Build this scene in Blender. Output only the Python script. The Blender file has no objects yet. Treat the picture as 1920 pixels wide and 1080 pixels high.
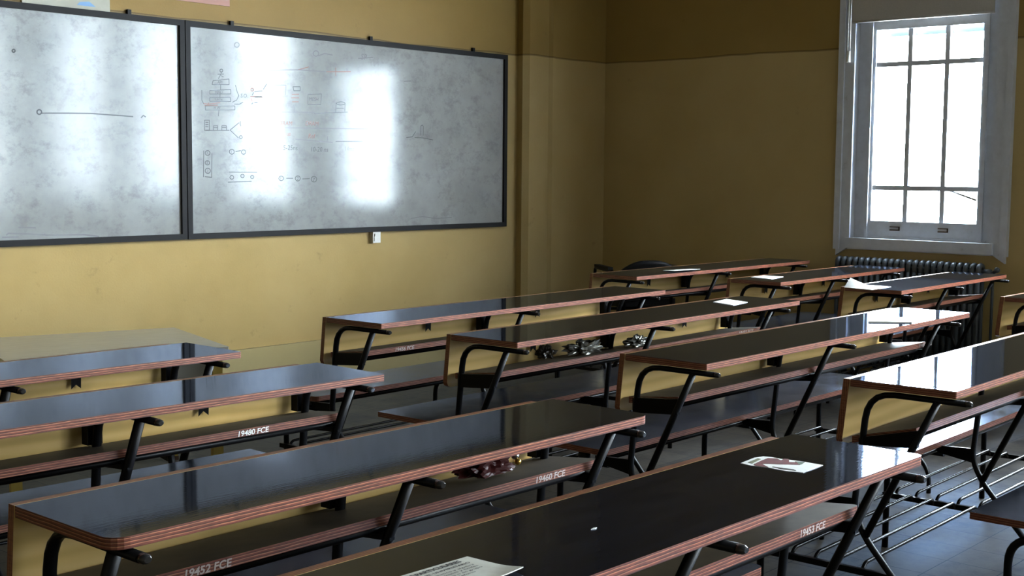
import bpy, bmesh, math, random
from mathutils import Vector, Matrix, noise
random.seed(4)
S = 0.615                      # metres per layout unit
PI = math.pi
COL = bpy.context.scene.collection

# ------------------------------------------------------------------ materials
def mat(name):
    m = bpy.data.materials.new(name); m.use_nodes = True
    nt = m.node_tree; b = nt.nodes['Principled BSDF']
    return m, nt, b

def N(nt, t, **kw):
    n = nt.nodes.new(t)
    for k, v in kw.items():
        if k in n.inputs: n.inputs[k].default_value = v
        else: setattr(n, k, v)
    return n

def ramp(nt, fac, stops):
    r = N(nt, 'ShaderNodeValToRGB'); e = r.color_ramp.elements
    while len(e) < len(stops): e.new(0.5)
    for i, (p, c) in enumerate(stops):
        e[i].position = p; e[i].color = (c[0], c[1], c[2], 1)
    nt.links.new(fac, r.inputs['Fac']); return r

def mapping(nt, scale, rot=(0, 0, 0)):
    tc = N(nt, 'ShaderNodeTexCoord'); mp = N(nt, 'ShaderNodeMapping')
    mp.inputs['Scale'].default_value = scale; mp.inputs['Rotation'].default_value = rot
    nt.links.new(tc.outputs['Object'], mp.inputs['Vector']); return mp.outputs['Vector']

def tex_noise(nt, vec, scale, detail=4, rough=0.55):
    n = N(nt, 'ShaderNodeTexNoise'); n.inputs['Scale'].default_value = scale
    n.inputs['Detail'].default_value = detail; n.inputs['Roughness'].default_value = rough
    if vec is not None: nt.links.new(vec, n.inputs['Vector'])
    return n.outputs['Fac']

def bump(nt, b, h, strength, dist):
    bp = N(nt, 'ShaderNodeBump'); bp.inputs['Strength'].default_value = strength
    bp.inputs['Distance'].default_value = dist
    nt.links.new(h, bp.inputs['Height']); nt.links.new(bp.outputs['Normal'], b.inputs['Normal'])

def simple(name, col, rough=0.5, metal=0.0, spec=0.5):
    m, nt, b = mat(name)
    b.inputs['Base Color'].default_value = (*col, 1); b.inputs['Roughness'].default_value = rough
    b.inputs['Metallic'].default_value = metal; b.inputs['Specular IOR Level'].default_value = spec
    return m

def math_node(nt, op, a, bval=None, c=None):
    n = N(nt, 'ShaderNodeMath', operation=op)
    for i, v in enumerate((a, bval, c)):
        if v is None: continue
        if isinstance(v, (int, float)): n.inputs[i].default_value = v
        else: nt.links.new(v, n.inputs[i])
    return n.outputs[0]

def make_wall(name, base, dark, seam_z):
    m, nt, b = mat(name)
    v = mapping(nt, (1, 1, 1))
    n1 = tex_noise(nt, v, 1.3, 5)
    r = ramp(nt, n1, [(0.3, dark), (0.7, base)])
    n3 = tex_noise(nt, v, 7, 6, 0.7)
    sp = ramp(nt, n3, [(0.27, (0.72, 0.7, 0.66)), (0.36, (1, 1, 1))])
    mx = N(nt, 'ShaderNodeMixRGB', blend_type='MULTIPLY'); mx.inputs['Fac'].default_value = 0.5
    nt.links.new(r.outputs['Color'], mx.inputs[1]); nt.links.new(sp.outputs['Color'], mx.inputs[2])
    out = mx.outputs[0]
    if seam_z:
        sx = N(nt, 'ShaderNodeSeparateXYZ'); nt.links.new(v, sx.inputs[0])
        wob = math_node(nt, 'MULTIPLY', tex_noise(nt, v, 1.1, 3), 0.05)
        d = math_node(nt, 'SUBTRACT', math_node(nt, 'ADD', sx.outputs['Z'], wob), seam_z + 0.025)
        ad = math_node(nt, 'ABSOLUTE', d)
        ln = math_node(nt, 'LESS_THAN', ad, 0.0065)
        up = math_node(nt, 'GREATER_THAN', d, 0.0)
        m2 = N(nt, 'ShaderNodeMixRGB', blend_type='MULTIPLY'); m2.inputs[2].default_value = (0.66, 0.58, 0.38, 1)
        nt.links.new(up, m2.inputs['Fac']); nt.links.new(out, m2.inputs[1])
        m3 = N(nt, 'ShaderNodeMixRGB', blend_type='MULTIPLY'); m3.inputs[2].default_value = (0.55, 0.53, 0.5, 1)
        nt.links.new(ln, m3.inputs['Fac']); nt.links.new(m2.outputs[0], m3.inputs[1])
        out = m3.outputs[0]
    nt.links.new(out, b.inputs['Base Color'])
    b.inputs['Roughness'].default_value = 0.5; b.inputs['Specular IOR Level'].default_value = 0.28
    bump(nt, b, tex_noise(nt, v, 90, 3), 0.12, 0.004)
    return m

def sheen_over(nt, diff_col, rough_out, tint, ior, normal=None, drough=0.6):
    """diffuse base under a clear reflecting film with a slight tint"""
    for n in list(nt.nodes):
        if n.type in ('BSDF_PRINCIPLED', 'OUTPUT_MATERIAL'): nt.nodes.remove(n)
    o = N(nt, 'ShaderNodeOutputMaterial'); d = N(nt, 'ShaderNodeBsdfDiffuse'); g = N(nt, 'ShaderNodeBsdfGlossy'); fr = N(nt, 'ShaderNodeFresnel'); mx = N(nt, 'ShaderNodeMixShader')
    fr.inputs['IOR'].default_value = ior; g.inputs['Color'].default_value = (*tint, 1)
    nt.links.new(diff_col, d.inputs['Color']); nt.links.new(rough_out, g.inputs['Roughness'])
    if normal is not None:
        for x in (d, g, fr): nt.links.new(normal, x.inputs['Normal'])
    nt.links.new(fr.outputs[0], mx.inputs['Fac']); nt.links.new(d.outputs[0], mx.inputs[1]); nt.links.new(g.outputs[0], mx.inputs[2]); nt.links.new(mx.outputs[0], o.inputs['Surface'])

def make_laminate(name, c0, c1, r0, r1, tint=(0.75, 0.835, 1.0), ior=1.46, bmp=0.04):
    m, nt, b = mat(name)
    n = tex_noise(nt, mapping(nt, (1.2, 14, 14)), 6, 6, 0.65)
    col = ramp(nt, n, [(0.3, c0), (0.75, c1)]).outputs['Color']
    n2 = tex_noise(nt, mapping(nt, (2, 2, 2)), 4, 6, 0.7)
    mr = N(nt, 'ShaderNodeMapRange'); mr.inputs['To Min'].default_value = r0; mr.inputs['To Max'].default_value = r1
    mr.inputs['From Min'].default_value = 0.3; mr.inputs['From Max'].default_value = 0.7
    nt.links.new(n2, mr.inputs['Value'])
    bp = N(nt, 'ShaderNodeBump'); bp.inputs['Strength'].default_value = bmp; bp.inputs['Distance'].default_value = 0.0010
    nt.links.new(tex_noise(nt, mapping(nt, (3, 30, 1)), 5, 4), bp.inputs['Height'])
    sheen_over(nt, col, mr.outputs[0], tint, ior, bp.outputs['Normal'])
    return m

def make_ply(name, axis, c_dark, c_mid, c_light, period=0.0062):
    m, nt, b = mat(name)
    v = mapping(nt, (1, 1, 1))
    sx = N(nt, 'ShaderNodeSeparateXYZ'); nt.links.new(v, sx.inputs[0])
    wob = math_node(nt, 'MULTIPLY', tex_noise(nt, mapping(nt, (7, 7, 60)), 1.5, 5), 0.005)
    h = math_node(nt, 'ADD', sx.outputs[axis], wob)
    ph = math_node(nt, 'FRACT', math_node(nt, 'DIVIDE', h, period))
    r = ramp(nt, ph, [(0.0, c_dark), (0.35, c_mid), (0.62, c_mid), (0.74, c_light), (0.86, c_light), (1.0, c_dark)])
    n2 = tex_noise(nt, mapping(nt, (14, 14, 120)), 2.2, 5, 0.7)
    g = ramp(nt, n2, [(0.25, (0.45, 0.45, 0.45)), (0.6, (1.1, 1.1, 1.1))])
    mx = N(nt, 'ShaderNodeMixRGB', blend_type='MULTIPLY'); mx.inputs['Fac'].default_value = 1
    nt.links.new(r.outputs['Color'], mx.inputs[1]); nt.links.new(g.outputs['Color'], mx.inputs[2])
    nt.links.new(mx.outputs[0], b.inputs['Base Color'])
    b.inputs['Roughness'].default_value = 0.38
    return m

def make_pine():
    m, nt, b = mat('pine_veneer')
    v = mapping(nt, (1.0, 6, 9))
    w = N(nt, 'ShaderNodeTexWave', wave_type='BANDS', bands_direction='Z')
    w.inputs['Scale'].default_value = 0.8; w.inputs['Distortion'].default_value = 7; w.inputs['Detail'].default_value = 3
    w.inputs['Detail Scale'].default_value = 1.1
    nt.links.new(v, w.inputs['Vector'])
    r = ramp(nt, w.outputs['Fac'], [(0.0, (0.64, 0.45, 0.155)), (0.6, (0.71, 0.51, 0.19)), (1.0, (0.75, 0.55, 0.225))])
    vo = N(nt, 'ShaderNodeTexVoronoi', feature='F1'); vo.inputs['Scale'].default_value = 2.3
    nt.links.new(mapping(nt, (1.3, 1, 2.2)), vo.inputs['Vector'])
    k = ramp(nt, vo.outputs['Distance'], [(0.045, (0.10, 0.05, 0.02)), (0.075, (0.8, 0.75, 0.65)), (0.12, (1, 1, 1))])
    mx = N(nt, 'ShaderNodeMixRGB', blend_type='MULTIPLY'); mx.inputs['Fac'].default_value = 1
    nt.links.new(r.outputs['Color'], mx.inputs[1]); nt.links.new(k.outputs['Color'], mx.inputs[2])
    nt.links.new(mx.outputs[0], b.inputs['Base Color']); b.inputs['Roughness'].default_value = 0.42
    return m

def make_tile():
    m, nt, b = mat('floor_tiles')
    v = mapping(nt, (1, 1, 1))
    br = N(nt, 'ShaderNodeTexBrick'); br.offset = 0.0
    br.inputs['Scale'].default_value = 1.0; br.inputs['Brick Width'].default_value = 0.2; br.inputs['Row Height'].default_value = 0.2
    br.inputs['Mortar Size'].default_value = 0.0016; br.inputs['Mortar Smooth'].default_value = 0.2; br.inputs['Bias'].default_value = 0
    br.inputs['Color1'].default_value = (0.135, 0.112, 0.08, 1); br.inputs['Color2'].default_value = (0.11, 0.092, 0.068, 1)
    br.inputs['Mortar'].default_value = (0.02, 0.019, 0.017, 1)
    nt.links.new(v, br.inputs['Vector'])
    n = tex_noise(nt, v, 5, 8, 0.75)
    g = ramp(nt, n, [(0.3, (0.45, 0.45, 0.45)), (0.5, (0.9, 0.9, 0.9)), (0.75, (1.2, 1.2, 1.2))])
    mx = N(nt, 'ShaderNodeMixRGB', blend_type='MULTIPLY'); mx.inputs['Fac'].default_value = 1
    nt.links.new(br.outputs['Color'], mx.inputs[1]); nt.links.new(g.outputs['Color'], mx.inputs[2])
    mr = N(nt, 'ShaderNodeMapRange'); mr.inputs['To Min'].default_value = 0.33; mr.inputs['To Max'].default_value = 0.6
    nt.links.new(n, mr.inputs['Value'])
    bp = N(nt, 'ShaderNodeBump'); bp.inputs['Strength'].default_value = 0.15; bp.inputs['Distance'].default_value = 0.003
    nt.links.new(n, bp.inputs['Height'])
    sheen_over(nt, mx.outputs[0], mr.outputs[0], (0.34, 0.47, 0.66), 1.13, bp.outputs['Normal'])
    return m

def make_board():
    m, nt, b = mat('whiteboard_enamel')
    v = mapping(nt, (1, 1, 1))
    n1 = tex_noise(nt, v, 2.6, 9, 0.7)
    n2 = tex_noise(nt, mapping(nt, (2.0, 1, 2.6)), 5, 9, 0.75)
    a = ramp(nt, n1, [(0.32, (0.32, 0.32, 0.31)), (0.68, (0.415, 0.415, 0.40))])
    c = ramp(nt, n2, [(0.3, (0.70, 0.70, 0.71)), (0.5, (1, 1, 1))])
    mx = N(nt, 'ShaderNodeMixRGB', blend_type='MULTIPLY'); mx.inputs['Fac'].default_value = 0.8
    nt.links.new(a.outputs['Color'], mx.inputs[1]); nt.links.new(c.outputs['Color'], mx.inputs[2])
    nt.links.new(mx.outputs[0], b.inputs['Base Color'])
    b.inputs['Roughness'].default_value = BOARD_ROUGH; b.inputs['Specular IOR Level'].default_value = 0.24
    bump(nt, b, tex_noise(nt, v, 1.5, 1), 0.12, 0.008)
    return m

def make_white_paint():
    m, nt, b = mat('chipped_white_paint')
    v = mapping(nt, (4, 4, 4))
    n = tex_noise(nt, v, 3, 8, 0.7)
    nt.links.new(ramp(nt, n, [(0.22, (0.30, 0.29, 0.27)), (0.36, (0.52, 0.54, 0.58)), (0.7, (0.60, 0.63, 0.68))]).outputs['Color'], b.inputs['Base Color'])
    b.inputs['Roughness'].default_value = 0.45
    return m

def make_glass():
    m = bpy.data.materials.new('window_glass'); m.use_nodes = True
    nt = m.node_tree; nt.nodes.clear()
    o = N(nt, 'ShaderNodeOutputMaterial'); t = N(nt, 'ShaderNodeBsdfTransparent'); g = N(nt, 'ShaderNodeBsdfGlossy')
    g.inputs['Roughness'].default_value = 0.05
    t.inputs['Color'].default_value = (0.93, 0.97, 1.0, 1)
    mx = N(nt, 'ShaderNodeMixShader'); mx.inputs['Fac'].default_value = 0.06
    nt.links.new(t.outputs[0], mx.inputs[1]); nt.links.new(g.outputs[0], mx.inputs[2]); nt.links.new(mx.outputs[0], o.inputs['Surface'])
    return m

def make_fabric_paper(name, base, dark, sc=30):
    m, nt, b = mat(name)
    n = tex_noise(nt, mapping(nt, (1, 1, 1)), sc, 5)
    nt.links.new(ramp(nt, n, [(0.3, dark), (0.7, base)]).outputs['Color'], b.inputs['Base Color'])
    b.inputs['Roughness'].default_value = 0.6
    return m

BOARD_ROUGH = 0.125
CURVE = [(0.25, 0.19), (0.5, 0.5), (0.75, 0.82)]
SEAM = 3.58 * S
M = dict(
    wall=make_wall('ochre_wall_paint', (0.50, 0.380, 0.168), (0.44, 0.322, 0.122), SEAM),
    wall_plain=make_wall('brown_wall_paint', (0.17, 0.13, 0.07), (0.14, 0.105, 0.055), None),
    skirt=make_wall('grey_ochre_skirting', (0.46, 0.38, 0.19), (0.40, 0.33, 0.16), None),
    ceil=simple('ceiling_paint', (0.17, 0.165, 0.155), 0.8),
    lam=make_laminate('charcoal_laminate', (0.008, 0.009, 0.0125), (0.019, 0.021, 0.029), 0.024, 0.046),
    seatlam=make_laminate('worn_seat_laminate', (0.012, 0.014, 0.021), (0.028, 0.032, 0.045), 0.13, 0.24),
    ply=make_ply('plywood_edge', 'Z', (0.055, 0.016, 0.010), (0.20, 0.058, 0.034), (0.44, 0.20, 0.11)),
    plyy=make_ply('plywood_edge_upright', 'Y', (0.08, 0.026, 0.012), (0.24, 0.085, 0.04), (0.38, 0.17, 0.08)),
    shelf=make_fabric_paper('dusty_shelf', (0.115, 0.088, 0.055), (0.07, 0.054, 0.035), 12),
    pine=make_pine(),
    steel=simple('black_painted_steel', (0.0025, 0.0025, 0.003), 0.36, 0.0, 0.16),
    rod=simple('black_gloss_rod', (0.005, 0.005, 0.006), 0.27, 0.0, 0.2),
    chrome=simple('bare_steel_cap', (0.55, 0.55, 0.55), 0.25, 1.0), cap=simple('black_rubber_cap', (0.03, 0.03, 0.03), 0.2, 0.3),
    tile=make_tile(), board=make_board(), paint=make_white_paint(), glass=make_glass(),
    frame=simple('dark_board_frame', (0.012, 0.012, 0.0125), 0.5, 0.0, 0.2),
    ink=simple('grey_marker_ink', (0.11, 0.115, 0.12), 0.4),
    inkred=simple('red_marker_ink', (0.30, 0.155, 0.125), 0.4),
    inkfaint=simple('faint_marker_ink', (0.24, 0.24, 0.24), 0.4),
    blind=make_fabric_paper('blind_fabric', (0.46, 0.44, 0.41), (0.42, 0.40, 0.37), 120),
    radiator=simple('radiator_iron', (0.07, 0.085, 0.10), 0.35),
    paper=make_fabric_paper('white_paper', (0.80, 0.79, 0.76), (0.72, 0.71, 0.68)),
    cream=make_fabric_paper('cream_flyer_paper', (0.70, 0.69, 0.63), (0.62, 0.60, 0.54)),
    print=simple('black_print', (0.05, 0.05, 0.05), 0.6),
    whitepaint=simple('white_paint_marks', (0.78, 0.76, 0.72), 0.5),
    wornpaint=simple('worn_paint_marks', (0.47, 0.40, 0.36), 0.5),
    red=make_fabric_paper('dark_red_print', (0.20, 0.022, 0.020), (0.13, 0.012, 0.012), 60),
    green=simple('grey_green_print', (0.12, 0.15, 0.10), 0.6),
    olive=simple('olive_print', (0.22, 0.22, 0.13), 0.6),
    streak=simple('scraped_bare_patch', (0.05, 0.05, 0.05), 0.4),
    foil=simple('crumpled_foil', (0.25, 0.245, 0.22), 0.3, 0.6),
    darkfoil=simple('dark_wrapper', (0.035, 0.028, 0.02), 0.35),
    redfoil=simple('dark_red_wrapper', (0.055, 0.009, 0.008), 0.42, 0.0, 0.3),
    gold=simple('gold_foil', (0.6, 0.38, 0.08), 0.3, 0.8),
    poster=make_fabric_paper('faded_poster', (0.46, 0.44, 0.37), (0.40, 0.37, 0.31), 6),
    pink=simple('faded_pink_print', (0.45, 0.27, 0.22), 0.6),
    blue=simple('faded_blue_print', (0.25, 0.38, 0.55), 0.6),
    tablegrey=make_laminate('grey_table_laminate', (0.40, 0.385, 0.34), (0.46, 0.445, 0.40), 0.16, 0.24, (1, 1, 1)),
    tablepanel=simple('grey_table_panel', (0.36, 0.36, 0.32), 0.5),
    tableleg=simple('ochre_table_leg', (0.42, 0.31, 0.06), 0.5),
    brown=simple('dark_brown_wood', (0.07, 0.035, 0.018), 0.5),
    vinyl=simple('black_vinyl', (0.004, 0.004, 0.0045), 0.55, 0.0, 0.2),
    plastic=simple('white_plastic', (0.72, 0.71, 0.66), 0.4),
)

# ------------------------------------------------------------------ mesh helper (layout units in, metres out)
class MB:
    def __init__(self): self.v = []; self.f = []; self.mi = []; self.sm = []
    def add(self, vs, fs, mi=0, smooth=False):
        o = len(self.v); self.v += [tuple(c * S for c in p) for p in vs]
        for k, f in enumerate(fs):
            self.f.append([o + i for i in f]); self.mi.append(mi[k] if isinstance(mi, list) else mi); self.sm.append(smooth)
        return self
    def box(self, x0, x1, y0, y1, z0, z1, mi=0):
        """mi: a material index, or six of them for -x +x -y +y -z +z."""
        vs = [(x0,y0,z0),(x1,y0,z0),(x1,y1,z0),(x0,y1,z0),(x0,y0,z1),(x1,y0,z1),(x1,y1,z1),(x0,y1,z1)]
        fs = [(0,4,7,3),(1,2,6,5),(0,1,5,4),(3,7,6,2),(0,3,2,1),(4,5,6,7)]
        return self.add(vs, fs, mi if isinstance(mi, list) else [mi] * 6)
    def prism(self, poly, z0, z1, side=0, top=0, bot=0):
        n = len(poly)
        vs = [(x, y, z0) for x, y in poly] + [(x, y, z1) for x, y in poly]
        fs = [tuple(range(n - 1, -1, -1)), tuple(range(n, 2 * n))] + [(i, (i + 1) % n, n + (i + 1) % n, n + i) for i in range(n)]
        return self.add(vs, fs, [bot, top] + [side] * n)
    def tube(self, pts, r, n=10, mi=0, eu=1.0):
        P = [Vector(p) for p in pts]; rings = []
        t0 = (P[1] - P[0]).normalized()
        up = Vector((1, 0, 0)) if abs(t0.x) < 0.9 else Vector((0, 0, 1))
        u = (up - t0 * up.dot(t0)).normalized()
        for i, p in enumerate(P):
            a = (P[i] - P[i - 1]).normalized() if i else (P[1] - P[0]).normalized()
            b = (P[i + 1] - P[i]).normalized() if i < len(P) - 1 else a
            t = (a + b).normalized()
            u = (u - t * u.dot(t)).normalized(); w = t.cross(u)
            k = 1 / max(0.5, a.dot(t))
            rr = r[i] if isinstance(r, (list, tuple)) else r
            rings.append([p + (u * eu * math.cos(2 * PI * j / n) + w * math.sin(2 * PI * j / n)) * rr * (k if i not in (0, len(P) - 1) else 1) for j in range(n)])
        vs = [tuple(q) for ring in rings for q in ring]; fs = []
        for i in range(len(rings) - 1):
            for j in range(n):
                fs.append((i * n + j, i * n + (j + 1) % n, (i + 1) * n + (j + 1) % n, (i + 1) * n + j))
        self.add(vs, fs, mi, True)
        m = len(rings) - 1
        self.add([tuple(q) for q in rings[0]], [tuple(range(n - 1, -1, -1))], mi)
        self.add([tuple(q) for q in rings[m]], [tuple(range(n))], mi)
        return self
    def ball(self, c, r, n=10, mi=0, sc=(1, 1, 1)):
        vs = []; fs = []
        for i in range(n + 1):
            th = PI * i / n
            for j in range(n):
                ph = 2 * PI * j / n
                vs.append((c[0] + r * sc[0] * math.sin(th) * math.cos(ph), c[1] + r * sc[1] * math.sin(th) * math.sin(ph), c[2] + r * sc[2] * math.cos(th)))
        for i in range(n):
            for j in range(n):
                fs.append((i * n + j, (i + 1) * n + j, (i + 1) * n + (j + 1) % n, i * n + (j + 1) % n))
        return self.add(vs, fs, mi, True)
    def obj(self, name, mats, parent=None, loc=(0, 0, 0), rz=0.0):
        me = bpy.data.meshes.new(name); me.from_pydata(self.v, [], self.f)
        for m in (mats if isinstance(mats, (list, tuple)) else [mats]): me.materials.append(m)
        for p, mi, sm in zip(me.polygons, self.mi, self.sm): p.material_index = mi; p.use_smooth = sm
        bm = bmesh.new(); bm.from_mesh(me); bmesh.ops.remove_doubles(bm, verts=bm.verts, dist=1e-6)
        bmesh.ops.recalc_face_normals(bm, faces=bm.faces); bm.to_mesh(me); bm.free(); me.update()
        o = bpy.data.objects.new(name, me); COL.objects.link(o)
        o.location = tuple(c * S for c in loc); o.rotation_euler = (0, 0, rz)
        if parent is not None: o.parent = parent
        return o

def fillet(pts, rad, n=5):
    """round the inner corners of a polyline; rad is one radius or one per inner corner"""
    P = [Vector(p) for p in pts]; out = [P[0]]
    for i in range(1, len(P) - 1):
        r = rad[i - 1] if isinstance(rad, (list, tuple)) else rad
        a = (P[i - 1] - P[i]); b = (P[i + 1] - P[i])
        d = min(r, a.length * 0.48, b.length * 0.48)
        p0 = P[i] + a.normalized() * d; p1 = P[i] + b.normalized() * d
        for k in range(n + 1):
            t = k / n
            out.append(p0 * (1 - t) ** 2 + P[i] * 2 * t * (1 - t) + p1 * t * t)
    out.append(P[-1]); return [tuple(p) for p in out]

def rounded_rect(x0, x1, y0, y1, rr, n=5):
    """corner radii rr: (x0,y0) (x1,y0) (x1,y1) (x0,y1), counter-clockwise"""
    out = []
    for (cx, cy, sx, sy, a0), r in zip([(x0, y0, 1, 1, PI), (x1, y0, -1, 1, 1.5 * PI), (x1, y1, -1, -1, 0), (x0, y1, 1, -1, 0.5 * PI)], rr):
        if r <= 0: out.append((cx, cy)); continue
        for k in range(n + 1):
            a = a0 + 0.5 * PI * k / n
            out.append((cx + sx * r + r * math.cos(a), cy + sy * r + r * math.sin(a)))
    return out

def empty(name, loc, rz=0.0):
    o = bpy.data.objects.new(name, None); COL.objects.link(o); o.empty_display_size = 0.1
    o.location = tuple(c * S for c in loc); o.rotation_euler = (0, 0, rz); return o
def tag(o, label, cat, group=None):
    o['label'] = label; o['category'] = cat
    if group: o['group'] = group
    return o
def struct(o): o['kind'] = 'structure'; return o

def text_data(s, size, bold=0.0):
    cu = bpy.data.curves.new('lettering', 'FONT'); cu.body = s; cu.size = size; cu.offset = bold; cu.resolution_u = 3
    ob = bpy.data.objects.new('lettering', cu); COL.objects.link(ob)
    bpy.context.view_layer.update()
    dg = bpy.context.evaluated_depsgraph_get()
    me = bpy.data.meshes.new_from_object(ob.evaluated_get(dg))
    vs = [tuple(v.co) for v in me.vertices]; fs = [tuple(p.vertices) for p in me.polygons]
    bpy.data.objects.remove(ob); bpy.data.curves.remove(cu); bpy.data.meshes.remove(me)
    return vs, fs
def put_text(mb, s, height, fn, bold=0.0, width=None, slant=0.0, mi=0):
    """lettering of the given cap height, fn maps (along, up) to a point in layout units"""
    vs, fs = text_data(s, height / 0.70, bold * height)
    if not vs: return
    x0 = min(v[0] for v in vs); x1 = max(v[0] for v in vs)
    k = width / (x1 - x0) if width else 1
    mb.add([fn((x - x0) * k + y * slant, y) for x, y, z in vs], fs, mi)
def ribbon(mb, poly, w, fn, mi=0):
    for (a, b), (c, d) in zip(poly[:-1], poly[1:]):
        L = math.hypot(c - a, d - b)
        if L < 1e-6: continue
        ux, uy = (c - a) / L, (d - b) / L; e = w * 0.35
        q = [(a - ux * e - uy * w, b - uy * e + ux * w), (a - ux * e + uy * w, b - uy * e - ux * w), (c + ux * e + uy * w, d + uy * e - ux * w), (c + ux * e - uy * w, d + uy * e + ux * w)]
        mb.add([fn(*t) for t in q], [(0, 1, 2, 3)], mi)

# ------------------------------------------------------------------ the room
XW, YF, YB, XL, ZC = 13.24, 10.30, -23.0, -4.5, 6.6
T = 0.45
WINDOWS = [5.86, 3.28, 0.45, -2.35]   # centres along the wall
WZ0, WZ1 = 1.42, 5.25                 # opening
HALF = lambda c: 0.80 if c > 5 else 1.0
ADDED_REAR = [-6.7, -9.7, -12.7, -15.7, -18.7, -21.3]; RHW, RZ0, RZ1 = 1.25, 1.25, 6.2   # unseen wide windows, added behind the camera to light panels and front wall
struct(MB().box(XL - T, XW + T, YB - T, YF + T, -0.2, 0.0).obj('floor', M['tile']))
struct(MB().box(XL - T, XW + T, YB - T, YF + T, ZC, ZC + 0.2).obj('ceiling', M['ceil']))
struct(MB().box(XL - T, XW + T, YF, YF + T, 0, ZC).obj('wall_front', M['wall']))
struct(MB().box(XL - T, XW + T, YB - T, YB, 0, ZC).obj('wall_back', M['wall_plain']))
struct(MB().box(XL - T, XL, YB, YF, 0, ZC).obj('wall_left', M['wall_plain']))
mb = MB(); ys = YB
for c, hw, z0, z1 in sorted([(c, HALF(c), WZ0, WZ1) for c in WINDOWS] + [(c, RHW, RZ0, RZ1) for c in ADDED_REAR]):
    mb.box(XW, XW + T, ys, c - hw, 0, ZC).box(XW, XW + T, c - hw, c + hw, 0, z0).box(XW, XW + T, c - hw, c + hw, z1, ZC); ys = c + hw
mb.box(XW, XW + T, ys, YF, 0, ZC)
struct(mb.obj('wall_right', M['wall']))
struct(MB().box(XL, 11.80, YF - 0.035, YF, 0, 0.45).obj('baseboard_front', M['skirt']))
# stepped corner pier between the two walls
pier = MB().prism([(11.80, YF), (11.78, YF - 0.10), (11.84, YF - 0.16), (12.18, YF - 0.17), (12.22, YF - 0.205), (XW, YF - 0.22), (XW, YF)], 0, ZC)
struct(pier.obj('column_1', M['wall']))

def make_window(k, yc):
    """painted casing, sash, glazing bars, glass; local x points into the wall, y along it"""
    X = XW
    root = MB()
    hw = HALF(yc); a, b = yc - hw, yc + hw
    co, zb, zt = 0.14, 1.40, 5.42
    for s, e in ((a, -1), (b, 1)):                     # flat casing boards with a stepped moulding and pointed feet
        y0, y1 = sorted((s - e * 0.02, s + e * co))
        root.box(X - 0.05, X, y0, y1, zb, zt)
        y0, y1 = sorted((s + e * (co - 0.05), s + e * (co + 0.02)))
        root.box(X - 0.075, X, y0, y1, zb - 0.02, zt)
        root.add([(X - 0.05, s - e * 0.0, zb), (X, s, zb), (X, s + e * co, zb - 0.09), (X - 0.05, s + e * co, zb - 0.09), (X - 0.05, s + e * co, zb), (X, s + e * co, zb)],
                 [(0, 3, 4), (1, 5, 2), (0, 1, 2, 3), (0, 4, 5, 1), (3, 2, 5, 4)])
    root.box(X - 0.06, X, a - co, b + co, zt, zt + 0.16)
    root.box(X - 0.005, X + T, a, a + 0.02, WZ0, WZ1).box(X - 0.005, X + T, b - 0.02, b, WZ0, WZ1).box(X - 0.005, X + T, a, b, WZ1 - 0.02, WZ1)
    w = struct(root.obj('window_%d' % k, M['paint']))
    gx = X + 0.10
    sill = MB().box(X - 0.09, X + T, a - 0.02, b + 0.02, 1.40, 1.51); sill.box(X - 0.06, X, a, b, 1.385, 1.40)
    sill.obj('window_sill', M['paint'], w)
    f = MB(); g0, g1, gz0, gz1 = yc - hw + 0.21, yc + hw - 0.215, 1.70, 3.76
    f.box(gx - 0.04, gx + 0.06, a + 0.02, g0, 1.51, WZ1 - 0.02).box(gx - 0.04, gx + 0.06, g1, b - 0.02, 1.51, WZ1 - 0.02)
    f.box(gx - 0.04, gx + 0.06, g0, g1, 1.51, gz0)
    f.box(gx - 0.06, gx - 0.04, a + 0.10, b - 0.10, 1.51, 1.53).box(gx - 0.07, gx - 0.04, g0 - 0.07, g0 - 0.03, 1.51, WZ1 - 0.02).box(gx - 0.07, gx - 0.04, g1 + 0.03, g1 + 0.07, 1.51, WZ1 - 0.02)
    top = WZ1 - 0.02
    if k == 1:
        f.box(gx - 0.04, gx + 0.06, g0, g1, gz1, gz1 + 0.1).box(gx - 0.03, gx + 0.05, g0, g1, gz1 + 0.1, top)
    else:
        f.box(gx - 0.04, gx + 0.06, g0, g1, top - 0.1, top)
    f.obj('sash', M['paint'], w)
    bars = MB(); t = 0.025
    zt2 = gz1 if k == 1 else top - 0.1
    for y in (yc - 0.205, yc + 0.205): bars.box(gx - 0.02, gx + 0.03, y - t, y + t, gz0, zt2)
    for z in ([2.06, 3.39] if k == 1 else [2.06, 3.39, 4.7]): bars.box(gx - 0.022, gx + 0.032, g0, g1, z - t, z + t)
    bars.obj('glazing_bars', M['paint'], w)
    MB().box(gx + 0.008, gx + 0.012, g0, g1, gz0, zt2).obj('glass_pane', M['glass'], w)
    if k == 1:
        lift = MB()
        for y in (yc - 0.24, yc + 0.30):
            lift.box(gx - 0.055, gx - 0.04, y - 0.055, y + 0.055, 1.60, 1.612).box(gx - 0.055, gx - 0.04, y - 0.055, y + 0.055, 1.635, 1.645)
            lift.box(gx - 0.055, gx - 0.04, y - 0.055, y - 0.045, 1.60, 1.645)
        lift.obj('sash_lift', M['brown'], w)
        MB().tube([(gx + 0.06, yc - 0.255, 2.04), (gx + 0.02, yc - 0.56, 1.945)], 0.011, 6).obj('loose_bar', M['steel'], w)
        MB().box(gx + 0.14, gx + 0.16, g0, g1, 3.70, 3.80).obj('outer_shutter_edge', M['radiator'], w)
    return w
for k, yc in enumerate(WINDOWS, 1): make_window(k, yc)
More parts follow.
